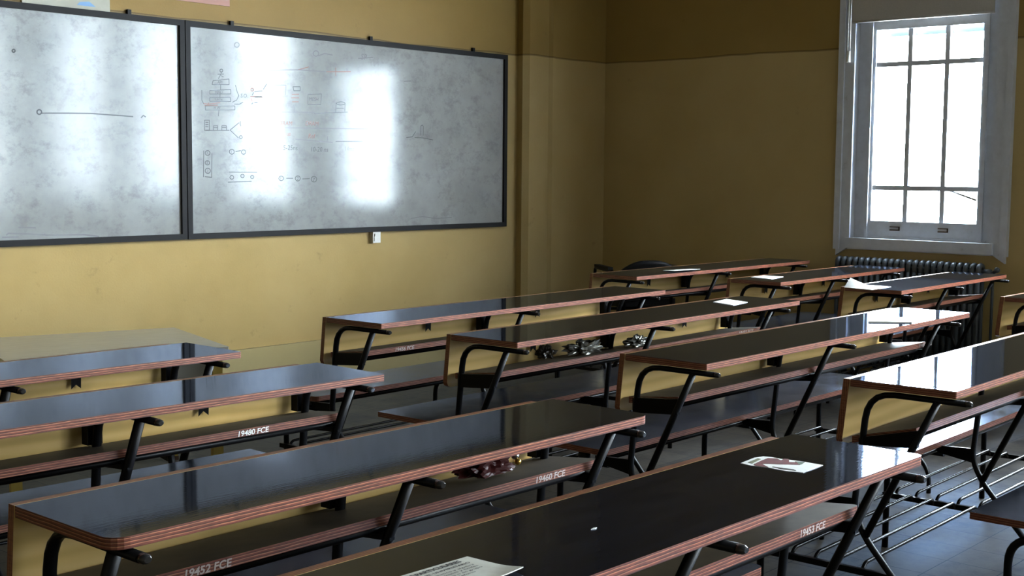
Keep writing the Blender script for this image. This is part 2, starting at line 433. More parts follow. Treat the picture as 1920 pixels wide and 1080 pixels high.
for k, c in enumerate(ADDED_REAR, 5):  # unseen rear windows, added for low light from behind
    x = XW + T - 0.14
    f = MB(); f.box(x, x + 0.08, c - RHW, c - RHW + 0.07, RZ0, RZ1).box(x, x + 0.08, c + RHW - 0.07, c + RHW, RZ0, RZ1)
    f.box(x, x + 0.08, c - RHW, c + RHW, RZ0, RZ0 + 0.08).box(x, x + 0.08, c - RHW, c + RHW, RZ1 - 0.08, RZ1)
    w = struct(f.obj('window_%d' % k, M['paint']))
    g = MB()
    for y in (c - 0.42, c + 0.42): g.box(x + 0.02, x + 0.06, y - 0.02, y + 0.02, RZ0 + 0.08, RZ1 - 0.08)
    for z in (2.3, 3.6, 4.9): g.box(x + 0.02, x + 0.06, c - RHW + 0.07, c + RHW - 0.07, z - 0.02, z + 0.02)
    g.obj('glazing_bars', M['paint'], w)
    MB().box(x + 0.038, x + 0.042, c - RHW + 0.07, c + RHW - 0.07, RZ0 + 0.08, RZ1 - 0.08).obj('glass_pane', M['glass'], w)

# roller blind of the visible window
yc = WINDOWS[0]
blind = empty('roller_blind', (XW - 0.09, yc, 3.84))
bm_ = MB(); bm_.box(-0.006, 0.006, -0.75, 0.80, 0.0, 1.55); bm_.obj('blind_cloth', M['blind'], blind)
MB().tube([(0, -0.75, 0.008), (0, 0.80, 0.008)], 0.014, 8).obj('hem_bar', M['blind'], blind)
MB().tube([(0.02, -0.76, 1.56), (0.02, 0.81, 1.56)], 0.045, 12).obj('roller_tube', M['paint'], blind)
ch = MB(); ch.tube([(0, 0.845, 1.5), (0, 0.845, -0.33)], 0.006, 6); ch.tube([(0.01, 0.825, 1.5), (0.01, 0.825, -0.33)], 0.006, 6)
ch.obj('pull_chain', M['plastic'], blind)
MB().tube([(0.004, 0.835, -0.30), (0.004, 0.835, -0.42)], [0.02, 0.024], 8).obj('chain_weight', M['plastic'], blind)
tag(blind, 'grey fabric roller blind pulled down over the top of the window', 'blind')

# cast iron radiator under the window
rad = empty('radiator', (XW - 0.13, 5.93, 0))
sec = None
for i in range(24):
    y = -0.80 + 1.57 * i / 23
    if sec is None:
        s = MB()
        for dx in (-0.055, 0.055):
            s.tube(fillet([(dx, 0, 0.16), (dx, 0, 1.27)], 0.01), 0.022, 8)
        s.tube(fillet([(-0.055, 0, 1.18), (-0.055, 0, 1.285), (0.055, 0, 1.285), (0.055, 0, 1.18)], 0.05), 0.027, 8)
        s.tube(fillet([(-0.055, 0, 0.24), (-0.055, 0, 0.15), (0.055, 0, 0.15), (0.055, 0, 0.24)], 0.05), 0.027, 8)
        sec = s.obj('radiator_section', M['radiator'], rad); first = y; sec.location.y = y * S
    else:
        c = sec.copy(); COL.objects.link(c); c.parent = rad; c.location.y = y * S
MB().tube([(0, -0.83, 1.22), (0, 0.80, 1.22)], 0.018, 8).obj('upper_header', M['radiator'], rad)
MB().tube([(0, -0.98, 0.19), (0, 0.80, 0.19)], 0.018, 8).obj('lower_header', M['radiator'], rad)
for y in (-0.7, 0.7):
    MB().box(-0.07, 0.07, y - 0.02, y + 0.02, 0, 0.14).obj('radiator_foot', M['radiator'], rad)
MB().tube(fillet([(0, -0.80, 1.22), (0, -0.93, 1.22), (0, -0.93, 0.0)], 0.05), 0.016, 8).obj('supply_pipe', M['radiator'], rad)
MB().tube([(0, -0.84, 1.22), (0, -0.91, 1.22)], 0.034, 10).ball((0, -0.97, 1.25), 0.03).tube([(0, -0.93, 1.22), (0, -0.985, 1.255)], 0.02, 8).obj('valve', M['radiator'], rad)
tag(rad, 'dark cast iron column radiator standing under the window', 'radiator')

# ------------------------------------------------------------------ whiteboards
def board(x0, x1, label):
    z0, z1 = 1.55, 3.565
    r = empty('whiteboard', (0, 0, 0))
    MB().box(x0 + 0.02, x1 - 0.02, YF - 0.04, YF - 0.01, z0 + 0.02, z1 - 0.02).obj('writing_surface', M['board'], r)
    f = MB(); w = 0.052; y0, y1 = YF - 0.065, YF - 0.005
    f.box(x0, x1, y0, y1, z0, z0 + w).box(x0, x1, y0, y1, z1 - w, z1).box(x0, x0 + w, y0, y1, z0 + w, z1 - w).box(x1 - w, x1, y0, y1, z0 + w, z1 - w)
    f.obj('board_frame', M['frame'], r)
    for x in (x0 + 0.55, x0 + 0.5 * (x1 - x0) + 0.1, x1 - 0.55):
        MB().box(x - 0.018, x + 0.018, YF - 0.03, YF, z1, z1 + 0.045).obj('mounting_clip', M['steel'], r)
    return tag(r, label, 'whiteboard', 'whiteboards on the front wall')
wbR = board(7.085, 11.555, 'smudged whiteboard covered in faded memory diagrams and red notes')
wbL = board(2.60, 7.075, 'smudged whiteboard cut off by the left side, one long drawn line on it')
onb = lambda x, z: (x, YF - 0.0415, z)
INK_DARK = [[(7.51,3.134),(7.506,3.126),(7.498,3.12),(7.487,3.119),(7.479,3.124),(7.476,3.132),(7.479,3.14),(7.488,3.146),(7.498,3.147),(7.507,3.142),(7.51,3.134)],[(7.452,3.096),(7.519,3.103)],[(7.493,3.122),(7.489,3.101),(7.458,3.056)],[(7.489,3.086),(7.516,3.076)],[(7.386,2.997),(7.397,3.033),(7.58,3.06),(7.581,3.007),(7.386,2.997)],[(7.484,2.999),(7.483,2.952)],[(7.359,2.94),(7.599,2.96),(7.599,2.92),(7.358,2.907),(7.359,2.94)],[(7.358,2.873),(7.592,2.887),(7.598,2.848),(7.357,2.839),(7.358,2.873)],[(7.476,2.912),(7.472,2.882)],[(7.309,2.755),(7.307,2.794),(7.646,2.808),(7.645,2.771),(7.309,2.755)],[(7.46,2.761),(7.453,2.705)],[(7.655,3.005),(7.668,2.956),(7.692,2.909),(7.667,2.865),(7.618,2.843)],[(7.269,2.938),(7.269,2.847),(7.287,2.815)],[(7.639,2.825),(7.701,2.827),(7.74,2.849)],[(7.868,2.946),(7.85,2.919)],[(7.879,2.955),(7.972,2.968)],[(7.986,2.983),(8.027,3.037)],[(7.885,2.904),(7.964,2.913)],[(7.842,2.833),(7.86,2.848)],[(7.878,2.852),(7.913,2.854)],[(7.296,2.661),(7.35,2.663),(7.349,2.569),(7.294,2.567),(7.296,2.661)],[(7.307,2.642),(7.338,2.643)],[(7.307,2.622),(7.338,2.623)],[(7.306,2.603),(7.337,2.601)],[(7.31,2.566),(7.578,2.575)],[(7.396,2.612),(7.443,2.614),(7.443,2.573)],[(7.396,2.612),(7.396,2.572)],[(7.4,2.594),(7.439,2.595)],[(7.491,2.615),(7.543,2.617),(7.546,2.576)],[(7.491,2.615),(7.49,2.575)],[(7.494,2.597),(7.538,2.598)],[(7.586,2.577),(7.692,2.651)],[(7.586,2.577),(7.682,2.505)],[(7.708,2.665),(7.704,2.642),(7.712,2.619)],[(7.728,2.513),(7.725,2.505),(7.716,2.499),(7.705,2.499),(7.696,2.504),(7.693,2.512),(7.696,2.521),(7.705,2.526),(7.716,2.527),(7.725,2.522),(7.728,2.513)],[(7.353,2.356),(7.348,2.343),(7.334,2.334),(7.317,2.334),(7.304,2.342),(7.299,2.355),(7.304,2.369),(7.318,2.377),(7.335,2.377),(7.348,2.369),(7.353,2.356)],[(7.347,2.264),(7.342,2.251),(7.329,2.244),(7.314,2.244),(7.302,2.251),(7.297,2.263),(7.302,2.275),(7.315,2.283),(7.33,2.283),(7.342,2.276),(7.347,2.264)],[(7.355,2.189),(7.349,2.174),(7.334,2.165),(7.316,2.165),(7.301,2.174),(7.296,2.189),(7.302,2.203),(7.317,2.212),(7.335,2.212),(7.35,2.203),(7.355,2.189)],[(7.283,2.376),(7.276,2.13)],[(7.376,2.352),(7.369,2.127),(7.291,2.133)],[(7.632,2.372),(7.627,2.358),(7.612,2.349),(7.594,2.349),(7.58,2.357),(7.574,2.371),(7.58,2.385),(7.595,2.394),(7.612,2.394),(7.627,2.386),(7.632,2.372)],[(7.648,2.376),(7.709,2.383)],[(7.767,2.371),(7.762,2.358),(7.749,2.35),(7.733,2.35),(7.72,2.358),(7.715,2.37),(7.72,2.383),(7.733,2.391),(7.75,2.391),(7.763,2.383),(7.767,2.371)],[(7.568,2.178),(7.9,2.178)],[(7.622,2.127),(7.618,2.116),(7.607,2.11),(7.593,2.11),(7.581,2.116),(7.577,2.127),(7.582,2.138),(7.593,2.145),(7.607,2.145),(7.618,2.138),(7.622,2.127)],[(7.747,2.141),(7.743,2.131),(7.732,2.124),(7.719,2.124),(7.709,2.131),(7.705,2.141),(7.709,2.151),(7.72,2.157),(7.733,2.157),(7.743,2.151),(7.747,2.141)],[(7.861,2.131),(7.857,2.121),(7.847,2.116),(7.835,2.116),(7.825,2.121),(7.821,2.131),(7.825,2.14),(7.835,2.146),(7.848,2.146),(7.858,2.14),(7.861,2.131)],[(7.555,2.081),(7.832,2.089)],[(8.546,2.959),(8.722,2.975),(8.711,2.867),(8.545,2.86),(8.546,2.959)],[(8.627,2.774),(9.073,2.805)],[(8.917,2.896),(8.911,2.798)],[(9.04,2.893),(9.035,2.811)],[(9.04,2.893),(9.032,2.885),(9.011,2.878),(8.981,2.874),(8.951,2.875),(8.93,2.88),(8.922,2.888),(8.93,2.896),(8.952,2.903),(8.981,2.907),(9.011,2.906),(9.032,2.901),(9.04,2.893)],[(8.354,3.027),(8.445,3.032),(8.444,2.993),(8.364,2.989),(8.354,3.027)],[(8.922,2.839),(9.019,2.843)],[(8.909,2.498),(9.281,2.507)],[(8.261,2.119),(8.346,2.119)],[(8.468,2.112),(8.56,2.116)],[(8.226,2.117),(8.22,2.104),(8.205,2.095),(8.187,2.095),(8.172,2.104),(8.167,2.117),(8.173,2.131),(8.187,2.14),(8.206,2.14),(8.221,2.131),(8.226,2.117)],[(8.439,2.118),(8.433,2.103),(8.417,2.093),(8.396,2.093),(8.38,2.103),(8.374,2.118),(8.381,2.132),(8.397,2.142),(8.417,2.142),(8.433,2.133),(8.439,2.118)],[(8.654,2.11),(8.647,2.093),(8.628,2.082),(8.605,2.082),(8.587,2.093),(8.58,2.11),(8.587,2.127),(8.606,2.137),(8.629,2.137),(8.647,2.127),(8.654,2.11)],[(9.92,2.563),(10.009,2.572),(10.062,2.63)],[(10.047,2.566),(10.168,2.565),(10.33,2.546)],[(10.142,2.591),(10.142,2.694),(10.168,2.706),(10.181,2.684),(10.178,2.592)]]
INK_RED = [[(7.287,2.815),(7.347,2.812),(7.475,2.833)],[(7.3,2.799),(7.447,2.806)],[(7.347,2.826),(7.333,2.8)],[(7.868,2.974),(7.865,2.966),(7.856,2.96),(7.845,2.959),(7.836,2.964),(7.833,2.972),(7.836,2.981),(7.845,2.987),(7.856,2.987),(7.865,2.982),(7.868,2.974)],[(7.829,2.907),(7.864,2.908),(7.971,2.908)],[(7.836,2.89),(7.849,2.862)],[(8.786,3.201),(9.118,3.223)],[(8.913,3.25),(8.913,3.17)],[(8.339,2.949),(8.429,2.957)],[(8.333,2.917),(8.429,2.921)],[(8.343,2.878),(8.423,2.882)],[(8.426,3.2),(8.558,3.236)]]
INK_FAINT = [[(8.061,3.173),(8.436,3.2),(8.786,3.201)],[(8.127,3.031),(8.265,3.038)],[(8.265,3.038),(8.259,2.945)],[(8.213,2.772),(8.627,2.784)],[(8.363,2.848),(8.372,2.778)],[(8.688,3.379),(8.681,3.362),(8.663,3.351),(8.641,3.349),(8.623,3.358),(8.616,3.374),(8.623,3.39),(8.641,3.402),(8.663,3.403),(8.681,3.394),(8.688,3.379)],[(8.683,3.355),(8.766,3.384),(8.872,3.376)],[(8.251,2.619),(9.359,2.639)],[(8.38,2.509),(8.867,2.487)],[(8.803,2.547),(8.801,2.506)],[(9.882,3.167),(9.992,3.177)],[(9.994,1.679),(10.171,1.698),(10.367,1.67),(10.635,1.676)],[(7.705,3.389),(7.699,3.375),(7.685,3.365),(7.667,3.364),(7.652,3.371),(7.647,3.385),(7.653,3.399),(7.667,3.409),(7.685,3.41),(7.7,3.402),(7.705,3.389)],[(9.223,3.366),(9.428,3.391)]]
INK_LEFT = [[(5.657,2.674),(5.652,2.662),(5.641,2.654),(5.628,2.654),(5.618,2.66),(5.614,2.672),(5.618,2.684),(5.629,2.691),(5.642,2.692),(5.653,2.685),(5.657,2.674)],[(5.654,2.664),(5.897,2.673)],[(5.897,2.673),(6.122,2.679),(6.533,2.667)],[(6.616,2.66),(6.639,2.681),(6.662,2.669)],[(5.434,3.167),(5.432,3.16),(5.425,3.155),(5.417,3.154),(5.411,3.158),(5.408,3.165),(5.411,3.172),(5.418,3.177),(5.426,3.178),(5.432,3.174),(5.434,3.167)]]
INK_LEFT_FAINT = [[(5.316,1.648),(5.334,1.66),(5.52,1.649),(5.656,1.638)],[(5.656,1.646),(5.665,1.636),(6.031,1.627),(6.171,1.608)],[(5.281,1.629),(5.421,1.628)],[(5.424,1.708),(5.576,1.7)]]
BOARD_TEXT = [('API', 7.447, 3.011, 0.027, 'K'), ('MMU', 7.422, 2.915, 0.025, 'K'), ('Cache', 7.414, 2.853, 0.025, 'K'), ('H W', 7.403, 2.77, 0.025, 'K'), ('S.O.', 7.713, 2.893, 0.036, 'K'), ('MESH', 8.561, 2.9, 0.035, 'K'), ('SRAM', 8.192, 2.644, 0.042, 'R'), ('DRAM', 8.513, 2.651, 0.043, 'R'), ('us', 8.27, 2.541, 0.042, 'R'), ('Ref', 8.548, 2.524, 0.046, 'R'), ('5-25ns', 8.224, 2.4, 0.048, 'K'), ('10-20 ns', 8.583, 2.39, 0.048, 'K'), ('14ms', 9.038, 2.405, 0.044, 'F'), ('SP', 9.261, 3.358, 0.061, 'F'), ('1', 7.318, 2.345, 0.025, 'K'), ('2', 7.312, 2.254, 0.025, 'K'), ('3', 7.316, 2.177, 0.025, 'K'), ('1', 7.595, 2.36, 0.025, 'K'), ('1', 7.592, 2.117, 0.02, 'F'), ('2', 7.718, 2.131, 0.021, 'F'), ('3', 7.833, 2.121, 0.021, 'F'), ('7', 8.601, 2.086, 0.038, 'K'), ('2', 8.396, 2.102, 0.032, 'K'), ('1', 8.186, 2.102, 0.032, 'K')]
def clusters(polys, e=0.03):
    """polylines that touch one another belong to one drawing"""
    bx = [(min(p[0] for p in q) - e, max(p[0] for p in q) + e, min(p[1] for p in q) - e, max(p[1] for p in q) + e) for q in polys]
    lab = list(range(len(polys)))
    for i in range(len(polys)):
        for j in range(i):
            if bx[i][0] < bx[j][1] and bx[j][0] < bx[i][1] and bx[i][2] < bx[j][3] and bx[j][2] < bx[i][3]:
                old, new = lab[i], lab[j]; lab = [new if l == old else l for l in lab]
    return [[polys[i] for i in range(len(polys)) if lab[i] == l] for l in sorted(set(lab))]
for name, data, m, par, w in (('marker_diagram', INK_DARK, 'ink', wbR, 0.0036), ('red_marker_diagram', INK_RED, 'inkred', wbR, 0.0036), ('faint_marker_diagram', INK_FAINT, 'inkfaint', wbR, 0.005),
                              ('marker_drawing', INK_LEFT, 'ink', wbL, 0.0055), ('faint_marker_drawing', INK_LEFT_FAINT, 'inkfaint', wbL, 0.006)):
    for cl in clusters(data):
        mb = MB()
        for poly in cl: ribbon(mb, poly, w, onb)
        mb.obj(name, M[m], par)
for s, x, z, h, c in BOARD_TEXT:
    mb = MB(); put_text(mb, s, h, lambda a, b: onb(x + a, z + b), 0.0, None, 0.12)
    mb.obj({'K': 'marker_writing', 'R': 'red_marker_writing', 'F': 'faint_marker_writing'}[c], M[{'K': 'ink', 'R': 'inkred', 'F': 'inkfaint'}[c]], wbR)
MB().box(9.42, 9.53, YF - 0.05, YF, 1.43, 1.55).box(9.435, 9.515, YF - 0.058, YF - 0.05, 1.45, 1.49).box(9.44, 9.47, YF - 0.062, YF - 0.05, 1.50, 1.53).obj('wall_box', M['plastic'])
o = bpy.data.objects['wall_box']; tag(o, 'small white plastic box on the wall under the right whiteboard', 'box')
po = MB().box(5.52, 6.34, YF - 0.014, YF - 0.002, 3.57, 4.35).obj('poster', M['poster'])
mp = MB().box(5.54, 6.32, YF - 0.016, YF - 0.014, 3.675, 3.72).obj('pink_band', M['pink'], po)
mp = MB().prism([(0, 0), (0.13, 0.0), (0.10, 0.05), (0.03, 0.045)], 0, 0.002)
mp2 = MB(); mp2.add([(6.02, YF - 0.016, 3.60), (6.20, YF - 0.016, 3.60), (6.14, YF - 0.016, 3.64), (6.05, YF - 0.016, 3.63)], [(0, 1, 2, 3)]); mp2.obj('blue_print', M['blue'], po)
tag(po, 'faded pale poster with a pink band above the left whiteboard', 'poster')
nt_ = MB().box(7.02, 7.62, YF - 0.012, YF - 0.002, 3.745, 4.2).obj('wall_notice', M['pink'])
MB().box(7.05, 7.59, YF - 0.014, YF - 0.012, 3.80, 4.15).obj('notice_sheet', M['poster'], nt_)
tag(nt_, 'faded pinkish notice on the wall above the right whiteboard', 'notice')
sl = MB().box(4.7, 5.39, YF - 0.012, YF - 0.002, 3.575, 4.2).obj('wall_card', M['gold'])
M_y = simple('yellow_card', (0.5, 0.4, 0.05), 0.6); sl.data.materials[0] = M_y
MB().box(4.76, 5.33, YF - 0.014, YF - 0.012, 3.64, 4.14).obj('card_print', M['poster'], sl)
tag(sl, 'yellow card sliver on the wall left of the faded poster', 'card')

# ------------------------------------------------------------------ school desks with the bench fixed in front
D = 0.511
def desk(x, y, rz, L, frames, label, group, number=None, corner=0.03, brk=(0.9, 2.35), rods=True, sb=1.016):
    r = empty('school_desk', (x, y, 0), rz)
    # tabletop
    t = MB(); t.prism(rounded_rect(0, L, -D, 0, (corner, corner, 0.004, 0.004)), 1.216, 1.25, 0, 1, 2)
    t.obj('tabletop', [M['ply'], M['lam'], M['shelf']], r)
    # front panel, flush with the top, leaning a little forward
    p = MB(); a, b, c = 0.0, 0.032, 0.03
    poly = [(0.0, 1.25), (0.0, 0.96), (0.012, 0.938), (0.035, 0.928), (L - 0.135, 0.928), (L - 0.112, 0.938), (L - 0.10, 0.96), (L - 0.10, 1.25)]
    n = len(poly); lean = lambda z: (1.25 - z) * 0.1
    vs = [(px, 0.002 + lean(z), z) for px, z in poly] + [(px, 0.034 + lean(z), z) for px, z in poly]
    fs = [tuple(range(n)), tuple(range(2 * n - 1, n - 1, -1))] + [(i, n + i, n + (i + 1) % n, (i + 1) % n) for i in range(n)]
    p.add(vs, fs, [0, 0] + [1] * n); p.obj('front_panel', [M['pine'], M['plyy']], r)
    # book shelf
    s = MB(); s.prism(rounded_rect(frames[0] + 0.02, frames[2] + 0.06, -0.315, 0.0, (0.004, 0.03, 0, 0)), 1.018, 1.052, 0, 1, 2)
    s.v = [(x_, y_, z_ - (y_ / S + 0.315) / 0.315 * (1.052 - sb) * S) for x_, y_, z_ in s.v]      # the shelf slopes down to the panel
    sh = s.obj('book_shelf', [M['ply'], M['shelf'], M['steel']], r)
    if number:
        for k, (txt, u0, wdt) in enumerate(number):
            w = MB(); put_text(w, txt, 0.024, lambda u, v: (u0 + u, -0.3165, 1.0215 + v), 0.04, wdt, 0.15)
            w.obj('painted_number', M['whitepaint'] if '80' in txt else M['wornpaint'], sh)
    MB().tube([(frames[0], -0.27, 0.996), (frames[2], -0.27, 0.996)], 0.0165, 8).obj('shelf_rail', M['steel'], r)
    for bx in brk:
        q = MB(); q.add([(bx - 0.028, -0.012, 1.216), (bx + 0.028, -0.012, 1.216), (bx + 0.028, -0.004, 1.07), (bx, -0.004, 1.092), (bx - 0.028, -0.004, 1.07)], [(0, 1, 2, 3, 4)])
        q.add([(bx - 0.025, -0.012, 1.214), (bx + 0.025, -0.012, 1.214), (bx + 0.025, -0.09, 1.214), (bx - 0.025, -0.09, 1.214)], [(0, 1, 2, 3)])
        q.obj('angle_bracket', M['steel'], r)
    # bench
    g = MB(); g.prism(rounded_rect(0.03, L + 0.06, 0.145, 0.66, (0.05, 0.03, 0.01, 0.01)), 0.668, 0.70, 0, 1, 2)
    g.obj('bench_seat', [M['ply'], M['seatlam'], M['steel']], r)
    MB().tube([(frames[0] - 0.03, 0.175, 0.648), (frames[2] + 0.12, 0.175, 0.648)], 0.017, 8).obj('seat_rail', M['rod'], r)
    for fx in frames:
        m = MB()
        m.tube(fillet([(fx, -0.55, 1.196), (fx, -0.085, 1.196), (fx, -0.03, 0.62), (fx, -0.09, 0.50), (fx, -0.37, 0.18), (fx, -0.395, 0.11), (fx, -0.395, 0.0)], [0.13, 0.07, 0.07, 0.04, 0.04]), 0.0145, 12, 0, 1.5)
        fr = m.obj('support_frame', M['steel'], r)
        MB().tube([(fx, -0.42, 1.19), (fx, -0.095, 0.505)], 0.0165, 12, 0, 1.45).obj('strut', M['steel'], fr)
        if fx > frames[0]: MB().box(fx - 0.035, fx + 0.035, -0.055, -0.006, 1.03, 1.216).obj('panel_plate', M['steel'], fr)
        e = MB(); xa, xb = fx - 0.015, fx + 0.012
        q0 = [(-0.335, 0.965), (-0.05, 0.94), (-0.05, sb + 0.004), (-0.335, 1.046)]
        if fx != frames[0]: q0 = [(y_, min(z_, 1.005 if y_ < -0.2 else sb - 0.03)) for y_, z_ in q0]; xa, xb = fx - 0.012, fx + 0.012
        e.add([(xa, *q_) for q_ in q0] + [(xb, *q_) for q_ in q0], [(3, 2, 1, 0), (4, 5, 6, 7), (0, 1, 5, 4), (1, 2, 6, 5), (2, 3, 7, 6), (3, 0, 4, 7)])
        e.obj('shelf_bracket', M['steel'], fr)
        e = MB(); e.tube([(fx, -0.548, 1.196), (fx, -0.568, 1.196), (fx, -0.578, 1.196)], [0.0147, 0.0135, 0.008], 12, 0, 1.4); e.obj('end_cap', M['cap'], fr)
        e = MB(); e.add([(fx - 0.008, -0.03, 0.60), (fx - 0.008, 0.20, 0.635), (fx - 0.008, 0.20, 0.668), (fx - 0.008, -0.03, 0.68), (fx + 0.008, -0.03, 0.60), (fx + 0.008, 0.20, 0.635), (fx + 0.008, 0.20, 0.668), (fx + 0.008, -0.03, 0.68)],
                        [(0, 1, 2, 3), (7, 6, 5, 4), (0, 4, 5, 1), (3, 2, 6, 7), (1, 5, 6, 2), (0, 3, 7, 4)])
        e.obj('seat_bracket', M['steel'], fr)
        e = MB(); e.tube(fillet([(fx + 0.05, 0.15, 0.615), (fx + 0.05, 0.49, 0.615), (fx + 0.05, 0.49, 0.0)], 0.13, 7), 0.0185, 10)
        e.tube([(fx + 0.05, 0.32, 0.61), (fx + 0.05, 0.32, 0.668)], 0.035, 8)
        e.obj('bench_leg', M['steel'], fr)
        if rods: MB().box(fx - 0.012, fx + 0.012, -0.24, 0.49, 0.315, 0.345).obj('rack_bar', M['steel'], fr)
    if rods:
        for ry in (0.42, 0.30, 0.175, 0.05, -0.075):
            for k in (0, 1):
                x0, x1 = frames[k], frames[k + 1]
                MB().tube(fillet([(x0 + 0.012, ry, 0.325), (x0 + 0.045, ry, 0.362), (x1 - 0.045, ry, 0.362), (x1 - 0.012, ry, 0.325)], 0.03, 3), 0.0095, 7).obj('rack_rod', M['rod'], r)
    return tag(r, label, 'desk', group)

FM = (0.02, 1.51, 3.06); FL = (0.065, 1.17, 2.29)
GL, GM, GR = 'desks of the left block', 'desks of the middle block', 'desks of the window block'
def desk_right(xr, yr, rz, L, *a, **k):
    return desk(xr - L * math.cos(rz), yr - L * math.sin(rz), rz, L, *a, **k)
BL = (0.62, 1.75)
desk_right(4.186, 6.082, -0.0154, 2.424, FL, 'dark school desk directly before the grey table by the whiteboards', GL, None, 0.01, BL)
desk_right(4.205, 4.988, -0.0281, 2.424, FL, 'dark school desk with bright white painted number 19480 on its shelf', GL, [('19480 FCE', 1.723, 0.165)], 0.01, BL)
desk_right(4.228, 3.476, -0.0008, 2.424, FL, 'dark school desk with a dark red wrapper on its shelf', GL, [('19452 FCE', 0.355, 0.165), ('19460 FCE', 1.947, 0.175)], 0.055, BL)
desk_right(4.280, 2.353, -0.0129, 2.424, FL, 'foreground school desk with a torn red and white sticker on top', GL, [('19453 FCE', 1.93, 0.165)], 0.03, BL)
desk(5.539, 6.479, 0.0230, 3.248, FM, 'long bare dark desk with nothing on it, closest behind the right whiteboard', GM, [('19456 FCE', 0.323, 0.175)], 0.008, (0.96, 2.2))
desk(5.480, 5.287, 0.0159, 3.338, FM, 'long dark desk with crumpled foil on its shelf and one white sheet on top', GM, [('19455 FCE', 2.778, 0.205)], 0.008, (0.76, 2.52))
desk(5.548, 4.064, 0.0004, 3.378, FM, 'long dark desk with a narrow folded sheet on its bright reflecting end', GM, [('19457 FCE', 2.995, 0.205)], 0.008)
desk(5.619, 2.799, 0.0162, 3.340, FM, 'dark desk mirroring the window brightly, cut off by the right side, rods below', GM, None, 0.008, sb=0.972)
desk(5.66, 1.573, 0.0, 3.340, FM, 'bench end with a curved tube leg in the lower right corner', GM, None, 0.02)
desk(9.713, 7.506, -0.005, 3.243, FM, 'dark desk in front of the black chair in the far corner', GR, None, 0.008)
desk(10.170, 6.273, -0.0005, 2.537, FL, 'dark desk with a small flat sheet at its left end, behind the curled-paper desk', GR, None, 0.008, BL)
desk(10.178, 5.150, 0.0114, 2.405, FL, 'dark desk before the radiator with a curled paper at its left end', GR, None, 0.008, BL)
desk(10.273, 3.819, 0.0, 2.42, FL, 'dark desk end showing only at the right side, right of the radiator', GR, None, 0.008, BL)

# ------------------------------------------------------------------ teacher's table and chair
tt = empty('teacher_table', (5.70, 8.44, 0), math.radians(-17))
MB().prism(rounded_rect(-1.45, 0, -1.24, 0, (0.01,) * 4), 0.965, 1.0).obj('tabletop', M['tablegrey'], tt)
MB().box(-1.35, -0.06, -1.13, -1.11, 0.55, 0.965).obj('modesty_panel', M['tablepanel'], tt)
MB().box(-0.06, -0.04, -1.10, -0.10, 0.55, 0.965).obj('side_panel', M['tablepanel'], tt)
for lx, ly in ((-0.06, -1.14), (-1.39, -1.14), (-0.06, -0.10), (-1.39, -0.10)):
    lg = MB().box(lx - 0.035, lx + 0.035, ly - 0.03, ly + 0.03, 0.03, 0.965).obj('table_leg', M['tableleg'], tt)
    MB().box(lx - 0.04, lx + 0.04, ly - 0.035, ly + 0.035, 0.0, 0.03).obj('leg_shoe', M['brown'], lg)
tag(tt, 'light grey low table standing by the wall under the whiteboards', 'table')

chair = empty('armchair', (12.15, 8.74, 0), math.radians(-35))
sm = MB(); sm.prism(rounded_rect(-0.36, 0.36, -0.36, 0.36, (0.10,) * 4), 0.70, 0.78); sm.obj('seat', M['vinyl'], chair)
bk = MB(); nx, nz = 13, 8; vs = []
for side in (0, 1):
    for j in range(nz):
        for i in range(nx):
            u = -1 + 2 * i / (nx - 1); v = j / (nz - 1)
            top = 1.225 - 0.12 * abs(u) ** 2.6
            z = 0.92 + (top - 0.92) * v
            yb = -0.36 + 0.06 * (1 - u * u) * -1 - 0.04 * v + (0.05 if side else 0.0)
            vs.append((0.335 * u, yb, z))
o2 = nx * nz; fs = []
for j in range(nz - 1):
    for i in range(nx - 1):
        q = (j * nx + i, j * nx + i + 1, (j + 1) * nx + i + 1, (j + 1) * nx + i)
        fs.append(q); fs.append(tuple(o2 + t for t in reversed(q)))
for i in range(nx - 1):
    fs.append((i + 1, i, o2 + i, o2 + i + 1)); fs.append(((nz - 1) * nx + i, (nz - 1) * nx + i + 1, o2 + (nz - 1) * nx + i + 1, o2 + (nz - 1) * nx + i))
for j in range(nz - 1):
    fs.append((j * nx, (j + 1) * nx, o2 + (j + 1) * nx, o2 + j * nx)); fs.append(((j + 1) * nx + nx - 1, j * nx + nx - 1, o2 + j * nx + nx - 1, o2 + (j + 1) * nx + nx - 1))
bk.add(vs, fs, 0, True); bk.obj('backrest', M['vinyl'], chair)
for s in (-1, 1):
    MB().tube([(s * 0.28, -0.34, 0.66), (s * 0.28, -0.39, 1.05)], 0.02, 8).obj('back_post', M['steel'], chair)
    MB().tube(fillet([(s * 0.30, -0.32, 0.0), (s * 0.30, -0.32, 0.70)], 0.02), 0.02, 8).obj('leg', M['steel'], chair)
    MB().tube(fillet([(s * 0.42, 0.30, 0.0), (s * 0.42, 0.30, 1.10), (s * 0.42, -0.36, 1.10), (s * 0.34, -0.38, 0.95)], 0.06), 0.02, 8).obj('arm_tube', M['steel'], chair)
    MB().box(s * 0.42 - 0.03, s * 0.42 + 0.03, -0.28, 0.24, 1.11, 1.14).obj('armrest', M['vinyl'], chair)
MB().tube([(-0.42, 0.28, 0.68), (0.42, 0.28, 0.68)], 0.018, 8).tube([(-0.42, -0.30, 0.68), (0.42, -0.30, 0.68)], 0.018, 8).obj('seat_frame', M['steel'], chair)
tag(chair, 'black padded chair with a curved backrest in the far corner', 'chair')

